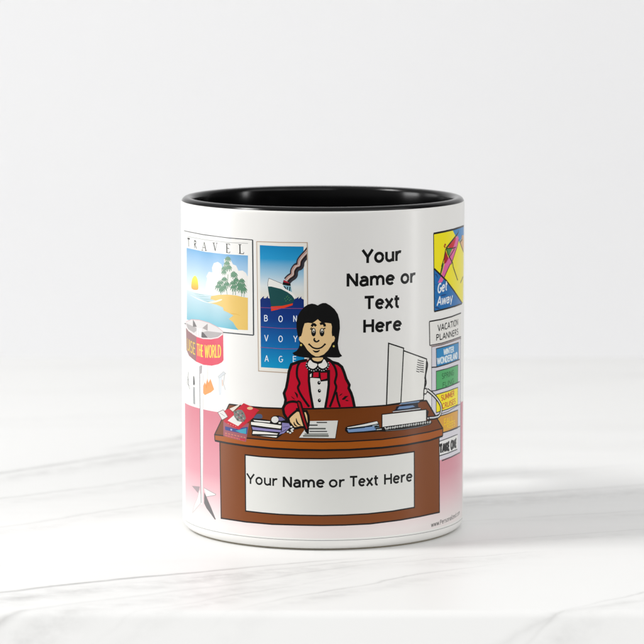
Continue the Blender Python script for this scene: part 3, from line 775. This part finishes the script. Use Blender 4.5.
# ================================================================ marble tabletop
def marble():
    m, nt, b = new_mat('white_marble')
    N, L = nt.nodes.new, nt.links.new
    tc = N('ShaderNodeTexCoord')
    sep = N('ShaderNodeSeparateXYZ'); L(tc.outputs['Object'], sep.inputs[0])
    def math_(op, a, b_=None, c_=None, clamp=False):
        n = N('ShaderNodeMath'); n.operation = op; n.use_clamp = clamp
        for i, v in enumerate((a, b_, c_)):
            if v is None: continue
            if isinstance(v, (int, float)): n.inputs[i].default_value = v
            else: L(v, n.inputs[i])
        return n.outputs[0]
    def noise(scale, detail=4, sx=1, sy=1, rough=.55, off=0):
        mp = N('ShaderNodeMapping'); mp.inputs['Scale'].default_value = (sx, sy, 1); mp.inputs['Location'].default_value = (off, off * .7, 0)
        L(tc.outputs['Object'], mp.inputs['Vector'])
        n = N('ShaderNodeTexNoise'); n.inputs['Scale'].default_value = scale; n.inputs['Detail'].default_value = detail
        n.inputs['Roughness'].default_value = rough
        L(mp.outputs[0], n.inputs['Vector']); return n.outputs['Fac']
    x, y = sep.outputs['X'], sep.outputs['Y']
    n1 = noise(9, 5, 1, 1.6); n2 = noise(34, 4, 1, 2.0, .6, 3); n3 = math_('MULTIPLY_ADD', noise(12, 4, 1, 2.5, .6, 7), 2.4, -.6, clamp=True)
    n4 = noise(120, 5, 1, 1.5, .65, 5); n5 = noise(16, 4, 1, 1.2, .6, 9)
    wob = math_('ADD', math_('MULTIPLY', math_('SUBTRACT', n1, 0.5), 0.050), math_('ADD', math_('MULTIPLY', math_('SUBTRACT', n2, 0.5), 0.016), math_('MULTIPLY', math_('SUBTRACT', n4, 0.5), 0.006)))
    broken = math_('MULTIPLY_ADD', n5, 5.0, -2.1, clamp=True)
    fine = math_('MULTIPLY_ADD', n4, 3.0, -1.0, clamp=True)
    total = None
    def vein(y0, slope, curv, x0, x1, width, dark, halo, wobk=1.0):
        """a mineral seam running across the slab: y = y0 + slope x + curv x^2 + wobble, between x0 and x1"""
        nonlocal total
        yc = math_('ADD', math_('MULTIPLY_ADD', x, slope, y0), math_('MULTIPLY', math_('MULTIPLY', x, x), curv))
        yc = math_('ADD', yc, math_('MULTIPLY', wob, wobk))
        d = math_('SUBTRACT', y, yc)
        ad = math_('ABSOLUTE', d)
        core = math_('SUBTRACT', 1.0, math_('DIVIDE', ad, width), clamp=True)
        core = math_('MULTIPLY', core, core)
        # a soft cloud on the near side of the seam
        soft = math_('SUBTRACT', 1.0, math_('DIVIDE', math_('ABSOLUTE', math_('ADD', d, halo * .6)), halo), clamp=True)
        soft = math_('MULTIPLY', math_('MULTIPLY', soft, soft), n3)
        a = math_('ADD', math_('MULTIPLY', core, math_('MULTIPLY_ADD', broken, 0.65, 0.35)), math_('MULTIPLY', math_('MULTIPLY', soft, fine), 0.8))
        e0 = math_('DIVIDE', math_('SUBTRACT', x, x0), 0.03, clamp=True); e1 = math_('DIVIDE', math_('SUBTRACT', x1, x), 0.03, clamp=True)
        a = math_('MULTIPLY', math_('MULTIPLY', a, dark), math_('MULTIPLY', e0, e1))
        total = a if total is None else math_('ADD', total, a)
    for v in VEINS: vein(*v)
    # faint general clouding
    cl = N('ShaderNodeMapRange'); cl.inputs['From Min'].default_value = .5; cl.inputs['From Max'].default_value = .8
    cl.inputs['To Max'].default_value = 0.12
    L(noise(6, 6, .7, 2.4, .6, 11), cl.inputs['Value'])
    total = math_('ADD', total, cl.outputs[0], clamp=True)
    mx = N('ShaderNodeMix'); mx.data_type = 'RGBA'
    mx.inputs['A'].default_value = (0.81, 0.81, 0.80, 1); mx.inputs['B'].default_value = (0.27, 0.265, 0.255, 1)
    L(total, mx.inputs['Factor']); L(mx.outputs['Result'], b.inputs['Base Color'])
    b.inputs['Roughness'].default_value = 0.42
    return m
# (y0, slope, curvature, x from, x to, core width, darkness, cloud width[, wobble])  metres
VEINS = [
    (-0.0550, 0.37, -1.5, -0.110, 0.012, 0.0020, 1.0, 0.016, 0.20),
    (-0.0600, 0.46, 0.0, -0.060, 0.035, 0.0014, 0.40, 0.010, 0.28),
    (-0.0680, 0.66, 0.0, -0.120, 0.020, 0.0022, 0.50, 0.014, 0.30),
    (-0.0800, 0.80, 0.0, -0.060, 0.012, 0.0016, 0.45, 0.010, 0.35),
    (-0.0950, 0.90, -3.0, -0.030, 0.055, 0.0018, 0.55, 0.012, 0.30),
    (-0.0640, 0.35, 0.0, 0.010, 0.070, 0.0010, 0.45, 0.008, 0.35),
    (0.0290, 0.38, 0.0, 0.020, 0.500, 0.0017, 0.75, 0.018, 0.18),
    (0.0590, 0.48, 0.0, 0.020, 0.110, 0.0020, 0.35, 0.012, 0.30),
    (-0.0050, 0.30, 0.0, 0.020, 0.400, 0.0012, 0.28, 0.010, 0.30),
    (-0.0420, 0.36, 0.0, 0.030, 0.400, 0.0012, 0.30, 0.010, 0.25),
    (-0.1770, 0.96, 0.0, 0.040, 0.160, 0.0014, 0.40, 0.010, 0.25),
    (-0.1550, 0.60, 0.0, 0.000, 0.100, 0.0030, 0.30, 0.012, 0.40),
    (0.1950, 1.00, 0.0, -0.500, -0.020, 0.0045, 0.60, 0.022, 0.40),
    (0.2120, 0.98, 0.0, -0.075, -0.020, 0.0060, 0.70, 0.020, 0.50),
    (0.1230, 0.83, 0.0, -0.500, -0.020, 0.0032, 0.38, 0.016, 0.45),
    (0.0760, 0.85, 0.0, -0.500, -0.020, 0.0026, 0.30, 0.014, 0.40),
    (0.0150, 0.70, 0.0, -0.500, -0.045, 0.0016, 0.16, 0.012, 0.40),
    (0.2600, 0.50, 0.0, -0.700, 0.700, 0.0040, 0.12, 0.020, 1.2),
]
TX0, TX1, TY0, TY1, TT = -0.75, 0.42, -0.118, 0.375, 0.03
def slab():
    """a slab whose front edge is eased down in a shallow slope"""
    s = math.radians(43)
    prof = [(TY0 - 0.006 * math.sin(s * i / 8), -0.006 * (1 - math.cos(s * i / 8))) for i in range(9)]
    prof += [(prof[-1][0] - 0.045 * math.cos(s), prof[-1][1] - 0.045 * math.sin(s))]
    prof += [(prof[-1][0], -0.05), (TY1, -0.05), (TY1, -0.002), (TY1 - 0.002, 0.0)]
    bm = bmesh.new()
    n = len(prof)
    a = [bm.verts.new((TX0, y, z)) for y, z in prof]; c = [bm.verts.new((TX1, y, z)) for y, z in prof]
    for i in range(n): bm.faces.new((a[i], a[(i + 1) % n], c[(i + 1) % n], c[i]))
    bm.faces.new(a[::-1]); bm.faces.new(c)
    bmesh.ops.recalc_face_normals(bm, faces=bm.faces)
    me = bpy.data.meshes.new('marble_tabletop'); bm.to_mesh(me); bm.free()
    me.materials.append(marble())
    o = bpy.data.objects.new('marble_tabletop', me); COL.objects.link(o)
    o['kind'] = 'structure'; o['label'] = 'white marble tabletop with thin grey veins under the mug'; o['category'] = 'tabletop'
slab()

# ---------------------------------------------------------------- backdrop: a pale studio sweep behind and below the table
def backdrop():
    m, nt, b = new_mat('backdrop_paper')
    b.inputs['Roughness'].default_value = 0.9; b.inputs['Base Color'].default_value = (0.88, 0.88, 0.885, 1)
    prof = [(-0.75, -0.35), (0.7, -0.35)] + [(0.7 + 0.35 * math.sin(a), -0.35 + 0.35 * (1 - math.cos(a))) for a in [math.pi / 2 * i / 12 for i in range(1, 13)]] + [(1.05, 1.4)]
    vs, fs = [], []
    for (y, z) in prof: vs += [(-1.6, y, z), (1.6, y, z)]
    for i in range(len(prof) - 1): fs.append((2 * i, 2 * i + 1, 2 * i + 3, 2 * i + 2))
    me = bpy.data.meshes.new('backdrop'); me.from_pydata(vs, [], fs); me.materials.append(m)
    for p in me.polygons: p.use_smooth = True
    o = bpy.data.objects.new('backdrop', me); COL.objects.link(o)
    o['kind'] = 'structure'; o['label'] = 'plain pale grey backdrop behind the marble tabletop'; o['category'] = 'backdrop'
backdrop()

# ================================================================ light
w = bpy.data.worlds.new('World'); sc.world = w; w.use_nodes = True
nt = w.node_tree; bg = nt.nodes['Background']; bg.inputs[1].default_value = 0.79
tc = nt.nodes.new('ShaderNodeTexCoord'); sp_ = nt.nodes.new('ShaderNodeSeparateXYZ'); rp = nt.nodes.new('ShaderNodeValToRGB')
mr = nt.nodes.new('ShaderNodeMapRange'); mr.inputs['From Min'].default_value = -1; mr.inputs['From Max'].default_value = 1
nt.links.new(tc.outputs['Generated'], sp_.inputs[0]); nt.links.new(sp_.outputs['Z'], mr.inputs['Value'])
nt.links.new(mr.outputs['Result'], rp.inputs['Fac']); nt.links.new(rp.outputs['Color'], bg.inputs['Color'])
# invented falloff shaping reflections: brightest towards the left, dim to the right and in front
sd = nt.nodes.new('ShaderNodeVectorMath'); sd.operation = 'DOT_PRODUCT'; sd.inputs[1].default_value = (-0.65, 0.30, 0.0)
nt.links.new(tc.outputs['Generated'], sd.inputs[0])
sa = nt.nodes.new('ShaderNodeMath'); sa.operation = 'MULTIPLY_ADD'; sa.inputs[1].default_value = 0.76; sa.inputs[2].default_value = 0.70
nt.links.new(sd.outputs['Value'], sa.inputs[0]); nt.links.new(sa.outputs[0], bg.inputs['Strength'])
e = rp.color_ramp.elements          # made-up surroundings: dark below to hold down front reflections, brighter upwards
e[0].position = 0.44; e[0].color = (0.05, 0.05, 0.05, 1); e[1].position = 1.0; e[1].color = (0.60, 0.60, 0.60, 1)
q = e.new(0.53); q.color = (0.44, 0.44, 0.44, 1)
def area(name, loc, target, sx, sy, power, color=(1, 1, 1)):
    l = bpy.data.lights.new(name, 'AREA'); l.shape = 'RECTANGLE'; l.size = sx; l.size_y = sy; l.energy = power; l.color = color
    o = bpy.data.objects.new(name, l); COL.objects.link(o); o.location = loc
    o.rotation_euler = (Vector(target) - Vector(loc)).to_track_quat('-Z', 'Y').to_euler()
    return o
area('key_softbox', (-0.82, -0.19, 0.86), (0, 0, 0.04), 0.25, 0.25, 8.9, (1, 0.993, 0.98))
area('side_softbox', (-0.99, -0.02, 0.06), (0, 0, 0.04), 0.30, 0.50, 4.6, (1, 1, 1))
area('rear_wash', (-0.80, 0.42, 0.08), (0, 0, 0.04), 0.30, 0.46, 0.8, (1, 1, 1))  # added panel, paling the far left of the print by reflection
area('strip_light', (0.60, -0.145, 0.03), (0, 0, 0.03), 0.05, 0.50, 1.1)
area('right_fill', (1.15, -0.60, 1.05), (0, 0, 0.1), 1.0, 0.8, 5.2)
area('overhead_fill', (0.0, 0.20, 1.5), (0, 0.15, 0), 1.4, 1.2, 1.6)  # added from above to brighten the tabletop more than the mug sides
area('front_fill', (0.50, -1.6, 1.25), (0, 0, 0.1), 1.8, 1.0, 12.5)

# ================================================================ camera
cd = bpy.data.cameras.new('camera'); cam = bpy.data.objects.new('camera', cd); COL.objects.link(cam)
cd.sensor_width = 36.0; cd.sensor_fit = 'HORIZONTAL'; cd.lens = CF / 644.0 * 36.0
cd.shift_x = -(CCX - 322.0) / 644.0
cam.location = (0, -CD * MM, CH * MM); cam.rotation_euler = (math.pi / 2 - CPITCH, 0, 0)
cd.clip_start = 0.05; cd.clip_end = 50
cd.dof.use_dof = True; cd.dof.focus_distance = 0.868; cd.dof.aperture_fstop = 26
sc.camera = cam
sc.view_settings.view_transform = 'Standard'; sc.view_settings.look = 'None'; sc.view_settings.gamma = 1
sc.view_settings.exposure = 0.0
